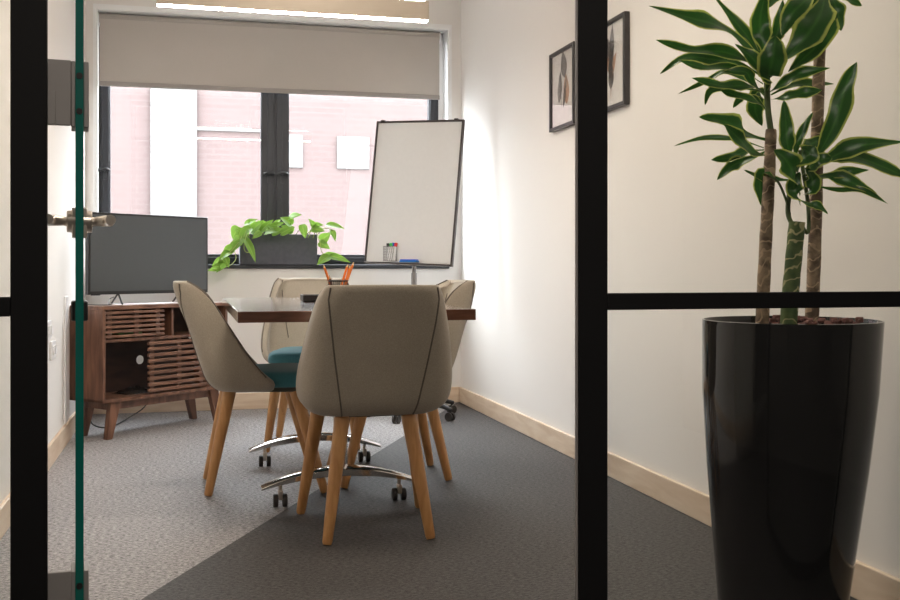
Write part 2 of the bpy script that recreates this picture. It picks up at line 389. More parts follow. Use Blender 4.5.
# pendant light
LY = 4.55
pl = thing('pendant_light', 'long slim linear pendant lamp hanging above the table in front of the window', 'lamp', (.62, LY, 2.0))
pA = at(156.5, 5.5, 1); pB = at(428, 21.5, 1)
xa = pA.x / pA.y * LY; xb = pB.x / pB.y * LY
dm = LY * cY + .4 * sY
zb = EYE + (HOR - 13) * dm / F
t_ = MB(); t_.box(xa - .62, xb - .62, -.022, .022, zb - 2.0 + .003, zb - 2.0 + .088); t_.build('lamp_housing', 'lamp', pl, bevel=.002)
t_ = MB(); t_.box(xa - .62 + .004, xb - .62 - .004, -.016, .016, zb - 2.0 - .001, zb - 2.0 + .003); t_.build('diffuser', 'lampglow', pl)
MB().box(xa - .62 + .02, xb - .62 - .02, -.016, .016, zb - 2.0 + .088, zb - 2.0 + .092).build('added_fill_strip', 'addedglow', pl)  # unseen glowing strip, added on top to brighten the ceiling softly
for q in (xa + .02, xb - .12):
    t_ = MB(); t_.tube([(q - .62, 0, zb - 2.0 + .086), (q - .62, 0, H - 2.0)], .002, 8)
    t_.lathe([(.004, .086), (.008, .09), (.008, .12), (.003, .125)], (q - .62, 0, zb - 2.0), 12); t_.build('suspension_cable', 'blackp', pl)

# ------------------------------------------------------------------ building outside
bd = thing('brick_building', 'pink brick building with a pale stone strip outside the window', 'building', (1, 14.5, -3))
MB().box(-9, 9, 0, .5, 0, 6.9).build('facade', 'brick', bd)
MB().box(-1.51, -.9, -.09, 0, 0, 6.9).build('stone_pilaster', 'stoneblock', bd, bevel=.01)
t_ = MB(); t_.box(-.9, .3, -.05, 0, 5.78, 5.815); t_.build('ledge', 'stone', bd)
t_ = MB(); t_.box(-9, 9, -.06, 0, 3.3, 3.62); t_.build('plinth_band', 'stone', bd)
for a, b_ in ((.24, .54), (1.02, 1.48), (3.0, 3.55)):
    f = MB(); f.box(a, b_, -.04, .02, 5.30, 5.76); ff = f.build('outside_window', 'stone', bd, bevel=.01)
    MB().box(a + .05, b_ - .05, -.05, -.04, 5.35, 5.71).build('outside_pane', 'extwin', ff)
struct(MB().box(-40, 40, YW + .3, 60, -3.1, -3.0).build('ground', 'stone'))

# ------------------------------------------------------------------ front glazed partition and door
PXL0, PXL1, PXR0, PXR1 = -.275, -.220, .683, .740
g = srt('wall_front'); g['label'] = 'black framed glass partition'
py0, py1 = YP, YP + .011
for a, b_ in ((PXL0, PXL1), (PXR0, PXR1), (XL, XL + .04), (XR - .04, XR)):
    MB().box(a, b_, py0, py1, 0, H).build('post', 'black', g, bevel=.002)
for a, b_ in ((XL + .04, PXL0), (PXR1, XR - .04)):
    MB().box(a, b_, py0 + .001, py1 - .001, .823, .854).build('transom', 'black', g, bevel=.002)
    t_ = MB(); t_.box(a, b_, py0 + .001, py1 - .001, 0, .05); t_.box(a, b_, py0 + .001, py1 - .001, H - .05, H); t_.build('rail', 'black', g)
    MB().box(a, b_, YP + .004, YP + .010, .05, .823).build('pane', 'glass', g)
    MB().box(a, b_, YP + .004, YP + .010, .854, H - .05).build('pane', 'glass', g)
MB().box(PXL1, PXR0, py0, py1, 2.1, 2.15).build('door_header', 'black', g)
MB().box(PXL1, PXR0, YP + .004, YP + .010, 2.15, H).build('pane', 'glass', g)
t_ = MB(); t_.box(PXR0 - .003, PXR0, py0 + .004, py1, 0, 2.1); t_.build('door_seal', 'satin', g)
# door: opened into the room, seen edge on
e0 = at(79.5, 268, 1); ang = math.atan2(e0.x, e0.y)
dY = 1.785
dr = srt('door_1', (e0.x / e0.y * dY, dY, 0), -ang); dr['label'] = 'frameless glass door standing open, seen edge on'
DW, DT = .86, .0128
t_ = MB(); z0d, z1d = .01, 2.09
t_.cur = 0
t_.add([(-DT/2, 0, z0d), (-DT/2, DW, z0d), (-DT/2, DW, z1d), (-DT/2, 0, z1d)], [(0, 1, 2, 3)])
t_.add([(DT/2, 0, z0d), (DT/2, DW, z0d), (DT/2, DW, z1d), (DT/2, 0, z1d)], [(0, 1, 2, 3)])
t_.cur = 1
t_.add([(-DT/2, 0, z0d), (DT/2, 0, z0d), (DT/2, 0, z1d), (-DT/2, 0, z1d)], [(0, 1, 2, 3)])
t_.add([(-DT/2, DW, z0d), (DT/2, DW, z0d), (DT/2, DW, z1d), (-DT/2, DW, z1d)], [(0, 1, 2, 3)])
t_.build('door_pane', ['glass', 'gedge'], dr, smooth=False)
for hz in (.349, 1.185, 1.93):
    h = MB(); h.box(-.013, -DT/2, .002, .062, hz - .054, hz + .054)
    h.box(DT/2, .0145, .002, .062, hz - .054, hz + .054)
    hh = h.build('hinge', 'satin', dr, bevel=.0015)
    h = MB(); h.box(-.052, -.0130, .002, .010, hz - .052, hz + .055); h.box(-.052, -.036, -.004, .002, hz - .052, hz + .003)
    h.build('hinge_leaf', 'satin', hh, bevel=.0015)
    for q in (-.028, .030): MB().tube([(0, -.0015, hz + q), (0, .012, hz + q)], .0052, 14).build('hinge_bolt', 'blackp', hh)
hy = .66; hz = 1.004
h = MB()
for sg in (-1, 1):
    h.tube([(sg * DT/2, hy, hz), (sg * .027, hy, hz)], [.026, .024], 28)
    h.box(min(sg*.0061, sg*.016), max(sg*.0061, sg*.016), hy - .024, hy + .024, hz - .037, hz + .030)
hh = h.build('door_handle', 'steel', dr, bevel=.002)
for sg in (-1, 1):
    h = MB()
    h.tube([(sg * .026, hy, hz), (sg * .036, hy, hz)], [.011, .009], 20)
    h.tube([(sg * .026, hy, hz), (sg * .052, hy, hz + .002), (sg * .061, hy - .008, hz + .002), (sg * .063, hy - .03, hz), (sg * .063, hy - .115, hz)], [.009, .0125, .0125, .0115, .011], 20)
    h.build('lever', 'steel', hh)
h = MB(); h.box(-.019, .019, hy + .12, hy + .2, .775, .822); h.build('lock_case', 'blackp', dr, bevel=.004)

# wall sockets on left wall
for i, (yy, zz, lab) in enumerate(((5.08, .52, 'white double wall socket on the left wall, lower of the two'), (4.93, .62, 'white wall switch plate on the left wall, upper of the two'))):
    so = thing('wall_socket', lab, 'socket', (XL, yy, zz), 0, 'sockets on the left wall')
    MB().box(0, .012, -.07, .07, -.043, .043).build('socket_plate', 'white', so, bevel=.004)
    for q in (-.05, .015): MB().box(.012, .018, q, q + .035, -.02, .02).build('rocker', 'white', so, bevel=.002)

# ------------------------------------------------------------------ framed prints
def print_frame(y0, y1, label, seed):
    z0, z1 = 1.578, 1.964; yc, zc = (y0 + y1) / 2, (z0 + z1) / 2
    p = thing('framed_print', label, 'picture', (XR, yc, zc), 0, 'framed botanical prints on the right wall')
    hw, hh_ = (y1 - y0) / 2, (z1 - z0) / 2; t = .017; D = .026
    f = MB(); f.box(-D, 0, -hw, -hw + t, -hh_, hh_); f.box(-D, 0, hw - t, hw, -hh_, hh_)
    f.box(-D, 0, -hw + t, hw - t, -hh_, -hh_ + t); f.box(-D, 0, -hw + t, hw - t, hh_ - t, hh_)
    f.build('frame', 'pframe', p, bevel=.0015)
    pp = MB().box(-.012, -.008, -hw + t, hw - t, -hh_ + t, hh_ - t).build('print', 'paper', p)
    rnd = random.Random(seed)
    def leaf2d(mb, cy, cz, ln, wd, a):
        cy *= 1.25; cz = cz * 1.25 + .01; ln *= 1.3; wd *= 1.35
        vs = [(-.0128, cy, cz)]; n = 14; pts = []
        for i in range(n + 1):
            q = i / n; pts.append((q * ln, wd * math.sin(PI * q ** .8)))
        for i in range(n, -1, -1):
            q = i / n; pts.append((q * ln, -wd * math.sin(PI * q ** .8)))
        vs = [(-.0128, cy - (a1 * math.sin(a) + b1 * math.cos(a)), cz + (a1 * math.cos(a) - b1 * math.sin(a))) for a1, b1 in pts]
        mb.add(vs, [(i, i + 1, 2 * n - i, 2 * n + 1 - i) for i in range(n)])
    ink = MB(); och = MB()
    if seed == 1:
        leaf2d(ink, -.02, .03, .11, .030, -.25); leaf2d(ink, .045, -.06, .12, .022, .15); leaf2d(och, -.04, -.075, .12, .028, -.1); leaf2d(ink, 0, -.085, .12, .013, .3)
        leaf2d(ink, .05, .02, .05, .006, .5); leaf2d(ink, .02, -.09, .15, .003, -.05)
    else:
        leaf2d(ink, .0, -.01, .14, .020, .1); leaf2d(ink, -.01, -.02, .12, .018, -.35); leaf2d(ink, .02, -.03, .10, .016, .5)
        leaf2d(och, -.02, -.06, .12, .018, -.55); leaf2d(och, .02, -.06, .11, .018, .65); leaf2d(ink, .0, -.09, .09, .022, 0.05); leaf2d(och, 0, -.13, .16, .003, 0)
    ink.build('leaf_drawing', 'ink', pp, smooth=False); och.build('leaf_drawing', 'ochre', pp, smooth=False)
    MB().box(-.020, -.018, -hw + t, hw - t, -hh_ + t, hh_ - t).build('picture_glass', 'pglass', p)
print_frame(4.54, 4.876, 'framed leaf print hanging nearer the window, left of the black post', 1)
print_frame(3.955, 4.295, 'framed leaf print hanging nearer the tall plant, right of the black post', 2)

# ------------------------------------------------------------------ table
tb = thing('meeting_table', 'rectangular walnut table on chrome wheeled feet in the middle of the room', 'table', (.56, 4.31, 0))
MB().box(-.405, .413, -.835, .79, .718, .756).build('table_top', 'tabletop', tb, bevel=.002)
MB().box(-.06, .06, -.45, .47, .678, .718).build('under_beam', 'blackp', tb, bevel=.003)
for fy in (-.39, .425):
    c = MB(); c.tube([(0, fy, .125), (0, fy, .675)], .027, 28); c.build('column', 'chrome', tb)
    ft = MB(); n = 20; rows = []
    vs = []; fs = []
    for i in range(n + 1):
        x = -.30 + .60 * i / n; q = 1 - (x / .30) ** 2
        zt = .082 + .062 * q; th = .014 + .018 * q; wd = .028 + .012 * q
        vs += [(x, fy - wd, zt - .006), (x, fy - wd * .6, zt), (x, fy + wd * .6, zt), (x, fy + wd, zt - .006), (x, fy + wd, zt - th), (x, fy - wd, zt - th)]
    for i in range(n):
        for j in range(6): fs.append((i * 6 + j, i * 6 + (j + 1) % 6, i * 6 + 6 + (j + 1) % 6, i * 6 + 6 + j))
    fs += [(0, 1, 2, 3, 4, 5), tuple(n * 6 + j for j in (5, 4, 3, 2, 1, 0))]
    foot = ft.add(vs, fs).build('foot', 'chrome', tb, bevel=.0015)
    for sx_ in (-1, 1):
        cs = MB(); x = sx_ * .228
        cs.tube([(x, fy, .05), (x, fy, .105)], .007, 12); 
        cs.box(x - .0085, x + .0085, fy - .02, fy + .012, .028, .064)
        st = cs.build('caster_fork', 'steel', foot, bevel=.003)
        wl = MB()
        for q in (-.026, .0085): wl.tube([(x + q, fy, .0245), (x + q + .0175, fy, .0245)], .0245, 20)
        wl.build('caster', 'rubber', foot, bevel=.003)

# ------------------------------------------------------------------ chairs
YB = [(.405, .055), (.425, .025), (.455, .0), (.54, -.03), (.66, -.068), (.775, -.112), (.83, -.129), (.85, -.124)]
WD = [(.405, .188), (.415, .212), (.43, .233), (.455, .249), (.49, .257), (.54, .257), (.60, .250), (.66, .240), (.72, .228), (.78, .213), (.82, .201), (.838, .190), (.85, .172)]
YFr = [(.405, .255), (.425, .265), (.455, .235), (.54, .165), (.66, .088), (.775, .016), (.80, -.008), (.825, -.040), (.85, -.088)]
SEAM = [(.405, .118), (.455, .128), (.60, .152), (.72, .169), (.80, .178), (.838, .172)]
def chair_path(z, inset=0.0):
    yb, w, yf = lerp_tab(YB, z) + inset, lerp_tab(WD, z) - inset, lerp_tab(YFr, z)
    ry = min(.085, (yf - yb) * .85); rx = min(.075, w * .5)
    half = []
    for i in range(5):
        x = (w - rx) * i / 5; half.append((x, yb - .010 * (1 - (x / w) ** 2)))
    for i in range(8):
        t = PI / 2 * i / 7; half.append((w - rx + rx * math.sin(t), yb + ry - ry * math.cos(t) - .010 * max(0, 1 - ((w - rx + rx * math.sin(t)) / w) ** 2)))
    for i in range(1, 6):
        half.append((w + .004 * (i / 5) ** 2 * (z < .6), yb + ry + (yf - yb - ry) * i / 5))
    return [(-x, y) for x, y in reversed(half[1:])] + half
def make_chair(name, label, group):
    c = thing(name, label, 'chair', (0, 0, 0), 0, group)
    zs = [.405, .413, .43, .455, .49, .53, .575, .62, .665, .71, .755, .795, .825, .843, .850]
    g_ = MB(); rows = [[(x, y, z) for x, y in chair_path(z)] for z in zs]; n = len(rows[0])
    g_.add([p for r_ in rows for p in r_], [(i * n + j, i * n + j + 1, (i + 1) * n + j + 1, (i + 1) * n + j) for i in range(len(zs) - 1) for j in range(n - 1)])
    sh = g_.build('backrest', 'beige', c, sub=1)
    # thickness inward
    me = sh.data
    md = sh.modifiers.new('Solid', 'SOLIDIFY'); md.thickness = .036; md.use_rim = True; md.use_even_offset = False
    sh.modifiers.move(1, 0)
    # decide inward side from a back-panel face normal
    pf = min(me.polygons, key=lambda p: (p.center - Vector((0, -.05, .62))).length)
    md.offset = -1 if pf.normal.y < 0 else 1
    for sg in (-1, 1):
        p = MB(); pts = []
        for i in range(23):
            z = .412 + (.838 - .412) * i / 22; x = sg * lerp_tab(SEAM, z); w_ = lerp_tab(WD, z)
            path = chair_path(z)
            # y on the path at this x (back side)
            cand = [q for q in path if q[0] * sg >= 0]
            cand.sort(key=lambda q: abs(q[0])); y = None
            for a, b_ in zip(cand, cand[1:]):
                if abs(a[0]) <= abs(x) <= abs(b_[0]):
                    t = (abs(x) - abs(a[0])) / max(1e-6, abs(b_[0]) - abs(a[0])); y = a[1] + (b_[1] - a[1]) * t; break
            pts.append((x, (y if y is not None else lerp_tab(YB, z)) + .0005, z))
        p.tube(pts, .0030, 8); p.build('piping', 'piping', sh)
        p = MB(); pts = []
        for i in range(19):
            z = .47 + (.845 - .47) * i / 18
            pts.append((sg * (lerp_tab(WD, z) - .004), lerp_tab(YFr, z) - .002, z))
        p.tube(pts, .0030, 8); p.build('piping', 'piping', sh)
        p = MB(); pts = []
        for i in range(14):
            z = .53 + (.835 - .53) * i / 13
            pts.append((sg * (lerp_tab(SEAM, z) - .02), lerp_tab(YB, z) + .0385, z))
        p.tube(pts, .0025, 8); p.build('inner_seam', 'piping', sh)
    # seat cushion
    def outline(ins):
        pts = []
        hw = [(.04, .13), (.06, .165), (.10, .178), (.2, .19), (.25, .205), (.30, .216), (.36, .220), (.41, .212), (.44, .188), (.456, .145), (.462, .08)]
        for y, x in hw: pts.append((x, y))
        full = pts + [(-x, y) for x, y in reversed(pts)]
        cx, cy_ = 0, .25
        return [(x * (1 - ins / .22), cy_ + (y - cy_) * (1 - ins / .22)) for x, y in full]
    lv = [(.418, .012), (.428, 0), (.458, 0), (.478, .008), (.486, .03), (.491, .08), (.494, .15)]
    s = MB(); vs = []
    for z, ins in lv: vs += [(x, y, z) for x, y in outline(ins)]
    n = 22; fs = [(i * n + j, i * n + (j + 1) % n, (i + 1) * n + (j + 1) % n, (i + 1) * n + j) for i in range(len(lv) - 1) for j in range(n)]
    fs += [tuple(range(n)), tuple((len(lv) - 1) * n + j for j in range(n))]
    s.add(vs, fs).build('seat', 'teal', c, sub=1)
    s = MB(); vs = [(x * .86, .25 + (y - .25) * .90, z) for z in (.403, .419) for x, y in outline(.008)]
    s.add(vs, [(j, (j + 1) % n, n + (j + 1) % n, n + j) for j in range(n)] + [tuple(range(n)), tuple(n + j for j in range(n))]).build('seat_base', 'under', c, bevel=.004)
    for (tx, ty), (bx, by) in (((-.112, .085), (-.172, 0)), ((.112, .085), (.172, 0)), ((-.165, .345), (-.222, .455)), ((.165, .345), (.222, .455))):
        l = MB(); top = Vector((tx, ty, .405)); bot = Vector((bx, by, 0.0015))
        pts = [bot.lerp(top, q) for q in (0, .02, .3, .7, 1)]
        l.tube(pts, [.0135, .0165, .020, .0245, .0265], 20); l.build('leg', 'oak', c)
    return c
GR = 'beige fabric chairs with teal seats around the table'
ch = make_chair('dining_chair', 'beige fabric chair nearest the camera with its back turned to us', GR)
def put(o, bx, by, rz, label=None):
    o.location = (bx, by, 0); o.rotation_euler = (0, 0, rz)
    if label: o['label'] = label
put(ch, .605, 3.335, math.radians(-1.5))
c2 = copy_tree(ch); put(c2, .071, 4.342, -PI / 2, 'beige fabric chair on the left side of the table in front of the television cabinet')
c3 = copy_tree(ch); put(c3, 1.066, 4.405, PI / 2, 'beige fabric chair on the right side of the table, mostly hidden by the nearest chair')
c4 = copy_tree(ch); put(c4, .632, 5.52, PI - math.radians(6), 'beige fabric chair at the far end of the table below the window planter')

# ------------------------------------------------------------------ table items
cup = thing('pencil_cup', 'black wire mesh pencil cup standing on the table', 'pencil cup', (.565, 4.02, .756))
t_ = MB(); t_.lathe([(.036, 0), (.039, .002), (.039, .004), (.0, .004)], (0, 0, 0), 28); t_.build('cup_base', 'blackp', cup)
t_ = MB()
for j in range(30):
    t = 2 * PI * j / 30
    for tw in (-.35, .35):
        t_.tube([(.038 * math.cos(t + tw * q), .038 * math.sin(t + tw * q), .003 + .093 * q) for q in (0, .33, .66, 1)], .0006, 4, caps=False)
t_.build('wire_mesh', 'blackp', cup)
for zz in (.004, .094):
    MB().tube([(.0385 * math.cos(2 * PI * j / 28), .0385 * math.sin(2 * PI * j / 28), zz) for j in range(29)], .0028, 8).build('rim', 'blackp', cup)
def pencil(b, t, mat, label, ln=None):
    b = Vector(b); t = Vector(t); d = (t - b).normalized(); L = (t - b).length
    pr = thing('pencil', label, 'pencil', b, 0, 'pencils in the mesh cup')
    s = MB(); s.tube([(0, 0, 0), d * (L - .014)], .0047, 6); s.build('barrel', mat, pr)
    s = MB(); s.tube([d * (L - .014), d * (L - .003)], [.0045, .0014], 8); s.build('sharpened_tip', 'pwood', pr)
    s = MB(); s.tube([d * (L - .003), d * L], [.0012, .0003], 6); s.build('lead', 'lead', pr)
cx, cy_, cz = .565, 4.02, .762
pencil((cx - .004, cy_, cz), (cx - .058, cy_ + .0, .914), 'orange', 'orange pencil leaning left out of the mesh cup')
pencil((cx - .008, cy_ + .012, cz), (cx + .042, cy_ + .015, .917), 'orange', 'orange pencil leaning right, inner of the right leaning pair')
pencil((cx + .002, cy_ - .012, cz), (cx + .06, cy_ - .015, .925), 'orange', 'orange pencil leaning right, tallest and outermost of the pencils')
pencil((cx + .01, cy_ + .018, cz), (cx + .050, cy_ + .010, .912), 'orange', 'orange pencil leaning right, hidden behind the other two')
pencil((cx - .012, cy_ - .01, cz), (cx - .036, cy_ - .012, .872), 'brown', 'short dark brown pencil leaning left at the rim of the cup')
tr = thing('desk_tray', 'small low black tray lying on the table behind the nearest chair', 'tray', (.548, 4.43, .756))
t_ = MB(); t_.box(-.075, .06, -.05, .05, 0, .006); t_.build('tray_base', 'blackp', tr, bevel=.002)
t_ = MB(); t_.box(-.082, .067, -.057, -.050, .003, .03); t_.box(-.082, .067, .050, .057, .003, .03); t_.box(-.082, -.075, -.05, .05, .003, .03); t_.box(.06, .067, -.05, .05, .003, .03)
t_.build('tray_rim', 'blackp', tr, bevel=.002)

# ------------------------------------------------------------------ television cabinet
CA = math.atan2(.656, .754)
cab = thing('television_cabinet', 'walnut media cabinet with slatted sliding doors in the left corner', 'cabinet', (-.436, 5.626, 0), CA)
CW, CD, Z0, Z1 = .868, .284, .194, .70
t_ = MB(); t = .018
t_.box(0, t, 0, CD, Z0, Z1 - .02); t_.box(CW - t, CW, 0, CD, Z0, Z1 - .02)
t_.box(0, CW, 0, CD, Z0, Z0 + t); t_.box(t, CW - t, .012, CD, .508, .524)
t_.box(.468, .484, .02, CD, .524, Z1 - .02)
t_.build('carcass', 'walnut', cab, bevel=.0015)
MB().box(0, CW, -.002, CD, Z1 - .02, Z1).build('cabinet_top', 'walnut_h', cab, bevel=.002)
bp = MB()   # back panel with a round cable hole in the lower left bay
bp.box(t, CW - t, CD - .012, CD - .004, .524, Z1 - .02)
hx, hz, hr = .452, .377, .025; x0, x1, z0, z1 = t, CW - t, Z0 + t, .508
yy = CD - .012; nseg = 32; vs = []; 
for j in range(nseg):
    a = 2 * PI * j / nseg; ca, sa = math.cos(a), math.sin(a)
    k1 = min(((x1 - hx) if ca > 0 else (hx - x0)) / max(1e-6, abs(ca)), ((z1 - hz) if sa > 0 else (hz - z0)) / max(1e-6, abs(sa)))
    vs.append((hx + hr * ca, yy, hz + hr * sa)); vs.append((hx + k1 * ca, yy, hz + k1 * sa))
bp.add(vs, [(2 * j, 2 * j + 1, (2 * j + 3) % (2 * nseg), (2 * j + 2) % (2 * nseg)) for j in range(nseg)])
bp.build('back_panel', 'walnut_in', cab)
def slat_door(x0, x1, z0, z1, y, n):
    d = MB()
    for i in range(n):
        z = z0 + (z1 - z0) * (i + .5) / n; hh = (z1 - z0) / n * .29
        d.box(x0, x1, y, y + .012, z - hh, z + hh)
    dd = d.build('sliding_door', 'walnut_h', cab, bevel=.002)
    for x in (x0 + .02, (x0 + x1) / 2 + .0, x1 - .05):
        MB().box(x, x + .028, y + .012, y + .020, z0, z1).build('door_batten', 'walnut_h', dd)
slat_door(.020, .405, .527, .677, .003, 6)
slat_door(.305, .725, .215, .505, .014, 9)
lf = MB()
lf.box(.07, CW - .07, .03, .052, Z0 - .042, Z0); lf.box(.07, CW - .07, CD - .052, CD - .03, Z0 - .042, Z0)
lf.box(.06, .085, .03, CD - .03, Z0 - .042, Z0); lf.box(CW - .085, CW - .06, .03, CD - .03, Z0 - .042, Z0)
lf.build('leg_frame', 'walnut', cab, bevel=.002)
for sx_, y in ((0, .012), (0, CD - .062), (1, .012), (1, CD - .062)):
    poly = [(.060, Z0), (.125, Z0), (.112, Z0 - .05), (.070, 0.0), (.036, 0.0)]
    sp = -.012 if y < .1 else .012
    if sx_: poly = [(CW - a, b_) for a, b_ in poly]
    l = MB(); l.prism(poly, y, y + .034)
    l.build('leg', 'walnut', cab, bevel=.002)
# inside items
bg = thing('plastic_bag', 'crumpled clear plastic film lying in the open cabinet bay', 'plastic bag', cab.matrix_basis @ Vector((.27, .13, Z0 + t)) if False else (0, 0, 0))
cm = Matrix.Translation((-.436, 5.626, 0)) @ Matrix.Rotation(CA, 4, 'Z')
bg.location = cm @ Vector((.31, .14, Z0 + t)); bg.rotation_euler = (0, 0, CA)
b_ = MB(); n = 12; rnd = random.Random(3); vs = []
for i in range(n + 1):
    for j in range(n + 1):
        x = (i / n - .5) * .20; y = (j / n - .5) * .14; e = max(0, 1 - (2 * abs(i / n - .5)) ** 2) * max(0, 1 - (2 * abs(j / n - .5)) ** 2)
        vs.append((x, y, .003 + e * (.018 + .022 * rnd.random())))
b_.add(vs, [(i * (n + 1) + j, i * (n + 1) + j + 1, (i + 1) * (n + 1) + j + 1, (i + 1) * (n + 1) + j) for i in range(n) for j in range(n)])
b_.build('film', 'clearbag', bg, solid=.0008)
gb = MB(); gb.box(.17, .33, .10, .22, .5245, .56, None); gb = gb.build('card_box', 'gbox'); gb.matrix_world = cm
tag(gb, 'flat green box behind the slats of the upper cabinet door', 'box')

# television
A = Vector((-.5225, 5.805)); B = Vector((.107, 6.275)); d_ = (B - A); TW = d_.length; TA = math.atan2(d_.y, d_.x)
tv = thing('television', 'flat black television standing on the walnut cabinet', 'television', (A.x, A.y, .70), TA)
MB().box(0, TW, 0, .03, .056, .50).build('tv_case', 'blackp', tv, bevel=.003)
t_ = MB(); t_.box(.012, TW - .012, -.0015, .002, .074, .488); t_.build('screen', 'screen', tv)
MB().box(.08, TW - .08, .03, .055, .08, .34).build('rear_housing', 'blackp', tv, bevel=.008)
t_ = MB(); t_.box(.02, .07, -.001, .01, .052, .058); t_.build('lower_lip', 'blackp', tv)
for fx in (.19, TW - .19):
    l = MB()
    l.tube([(fx, .015, .062), (fx - .035, -.075, .008), (fx - .045, -.095, .0065)], .005, 8)
    l.tube([(fx, .015, .062), (fx + .008, .085, .008), (fx + .010, .095, .0065)], .005, 8); l.build('stand_foot', 'blackp', tv)
t_ = MB(); P = [cm @ Vector(p) for p in ((.02, .20, .705), (.06, .12, .704), (.13, .10, .704), (.16, .16, .704), (.20, .22, .705), (.24, .262, .730), (.26, .25, .74))]
tag(t_.tube(P, .002, 8).build('tv_cable', 'cable'), 'thin black cable lying on top of the cabinet below the television', 'cable')
t_ = MB(); P = [at(88, 411, 5.85), at(91, 422, 5.75), at(97, 426.5, 5.72), at(106, 427.5, 5.75), at(116, 425, 5.85), at(130, 417, 6.1), at(141, 410, 6.3), at(146, 405, 6.35)]
def cr(P, k=6):
    out = []
    for i in range(len(P) - 1):
        p0, p1, p2, p3 = P[max(i - 1, 0)], P[i], P[i + 1], P[min(i + 2, len(P) - 1)]
        for j in range(k):
            t = j / k; out.append(.5 * ((2 * p1) + (p2 - p0) * t + (2 * p0 - 5 * p1 + 4 * p2 - p3) * t * t + (3 * p1 - p0 - 3 * p2 + p3) * t ** 3))
    return out + [P[-1]]
P = [Vector((p.x, p.y, max(.005, p.z))) for p in P]
tag(t_.tube(cr(P), .004, 8).build('power_cable', 'cable'), 'black power cable sagging under the walnut cabinet onto the carpet', 'cable')

# ------------------------------------------------------------------ whiteboard easel
phi = math.radians(23); al = math.radians(7); rho = math.radians(2.1)
er = Vector((cY, -sY, 0)); ef = Vector((sY, cY, 0)); ez = Vector((0, 0, 1))
wv = er * math.cos(phi) - ef * math.sin(phi); back = er * math.sin(phi) + ef * math.cos(phi)
up = ez * math.cos(al) + back * math.sin(al)
wv2 = wv * math.cos(rho) - up * math.sin(rho); up2 = up * math.cos(rho) + wv * math.sin(rho); bk = up2.cross(wv2).normalized()
bc = at(407.4, 265, 6.2)
R3 = Matrix((wv2, bk, up2)).transposed().to_4x4()
BM = Matrix.Translation(bc) @ R3
hub = bc + back * .035 + wv * .028
wb = thing('whiteboard_easel', 'tilted portrait whiteboard on a wheeled stand in the right window corner', 'whiteboard', (hub.x, hub.y, 0))
BL = Matrix.Translation(-Vector((hub.x, hub.y, 0))) @ BM
BWd, BH = .588, .89
MB().box(-BWd/2 + .008, BWd/2 - .008, 0, .012, .008, BH - .008, BL).build('board_panel', 'board', wb)
t_ = MB(); q = .013
for a in ((-BWd/2, -BWd/2 + q, 0, BH), (BWd/2 - q, BWd/2, 0, BH), (-BWd/2 + q, BWd/2 - q, 0, q), (-BWd/2 + q, BWd/2 - q, BH - q, BH)):
    t_.box(a[0], a[1], -.006, .018, a[2], a[3], BL)
t_.build('board_frame', 'bframe', wb, bevel=.002)
t_ = MB(); t_.box(-BWd/2 + .02, BWd/2 - .02, -.045, -.006, 0, .008, BL); t_.build('pen_ledge', 'bframe', wb, bevel=.002)
for xx in (-BWd/2 + .045, BWd/2 - .05):
    t_ = MB(); t_.box(xx - .013, xx + .013, -.012, .02, BH - .008, BH + .006, BL); t_.build('paper_clip', 'bframe', wb, bevel=.003)
t_ = MB(); t_.tube([(0, 0, .10), (0, 0, 1.05)], .0125, 16); t_.tube([(0, 0, .80), (0, 0, .87)], .018, 16); t_.build('post', 'satin', wb)
t_ = MB(); t_.box(-.06, .06, .012, .03, .06, .30, BL); t_.build('mounting_bracket', 'satin', wb, bevel=.003)
t_ = MB(); t_.lathe([(.03, .085), (.034, .09), (.034, .12), (.018, .13)], (0, 0, 0), 20); t_.build('hub', 'blackp', wb)
for i in range(5):
    a = math.radians(8 + 72 * i + 12); dx, dy = math.cos(a), math.sin(a)
    l = MB(); l.tube([(dx * .025, dy * .025, .105), (dx * .12, dy * .12, .10), (dx * .24, dy * .24, .078), (dx * .285, dy * .285, .066)], [.017, .016, .014, .012], 12)
    lg = l.build('leg', 'blackp', wb)
    cs = MB(); px_, py_ = dx * .275, dy * .275
    cs.tube([(px_, py_, .045), (px_, py_, .075)], .006, 10)
    for q in (-.019, .007): cs.tube([(px_ - dy * q, py_ + dx * q, .0255), (px_ - dy * (q + .012), py_ + dx * (q + .012), .0255)], .0255, 18)
    cs.build('caster', 'rubber', lg)
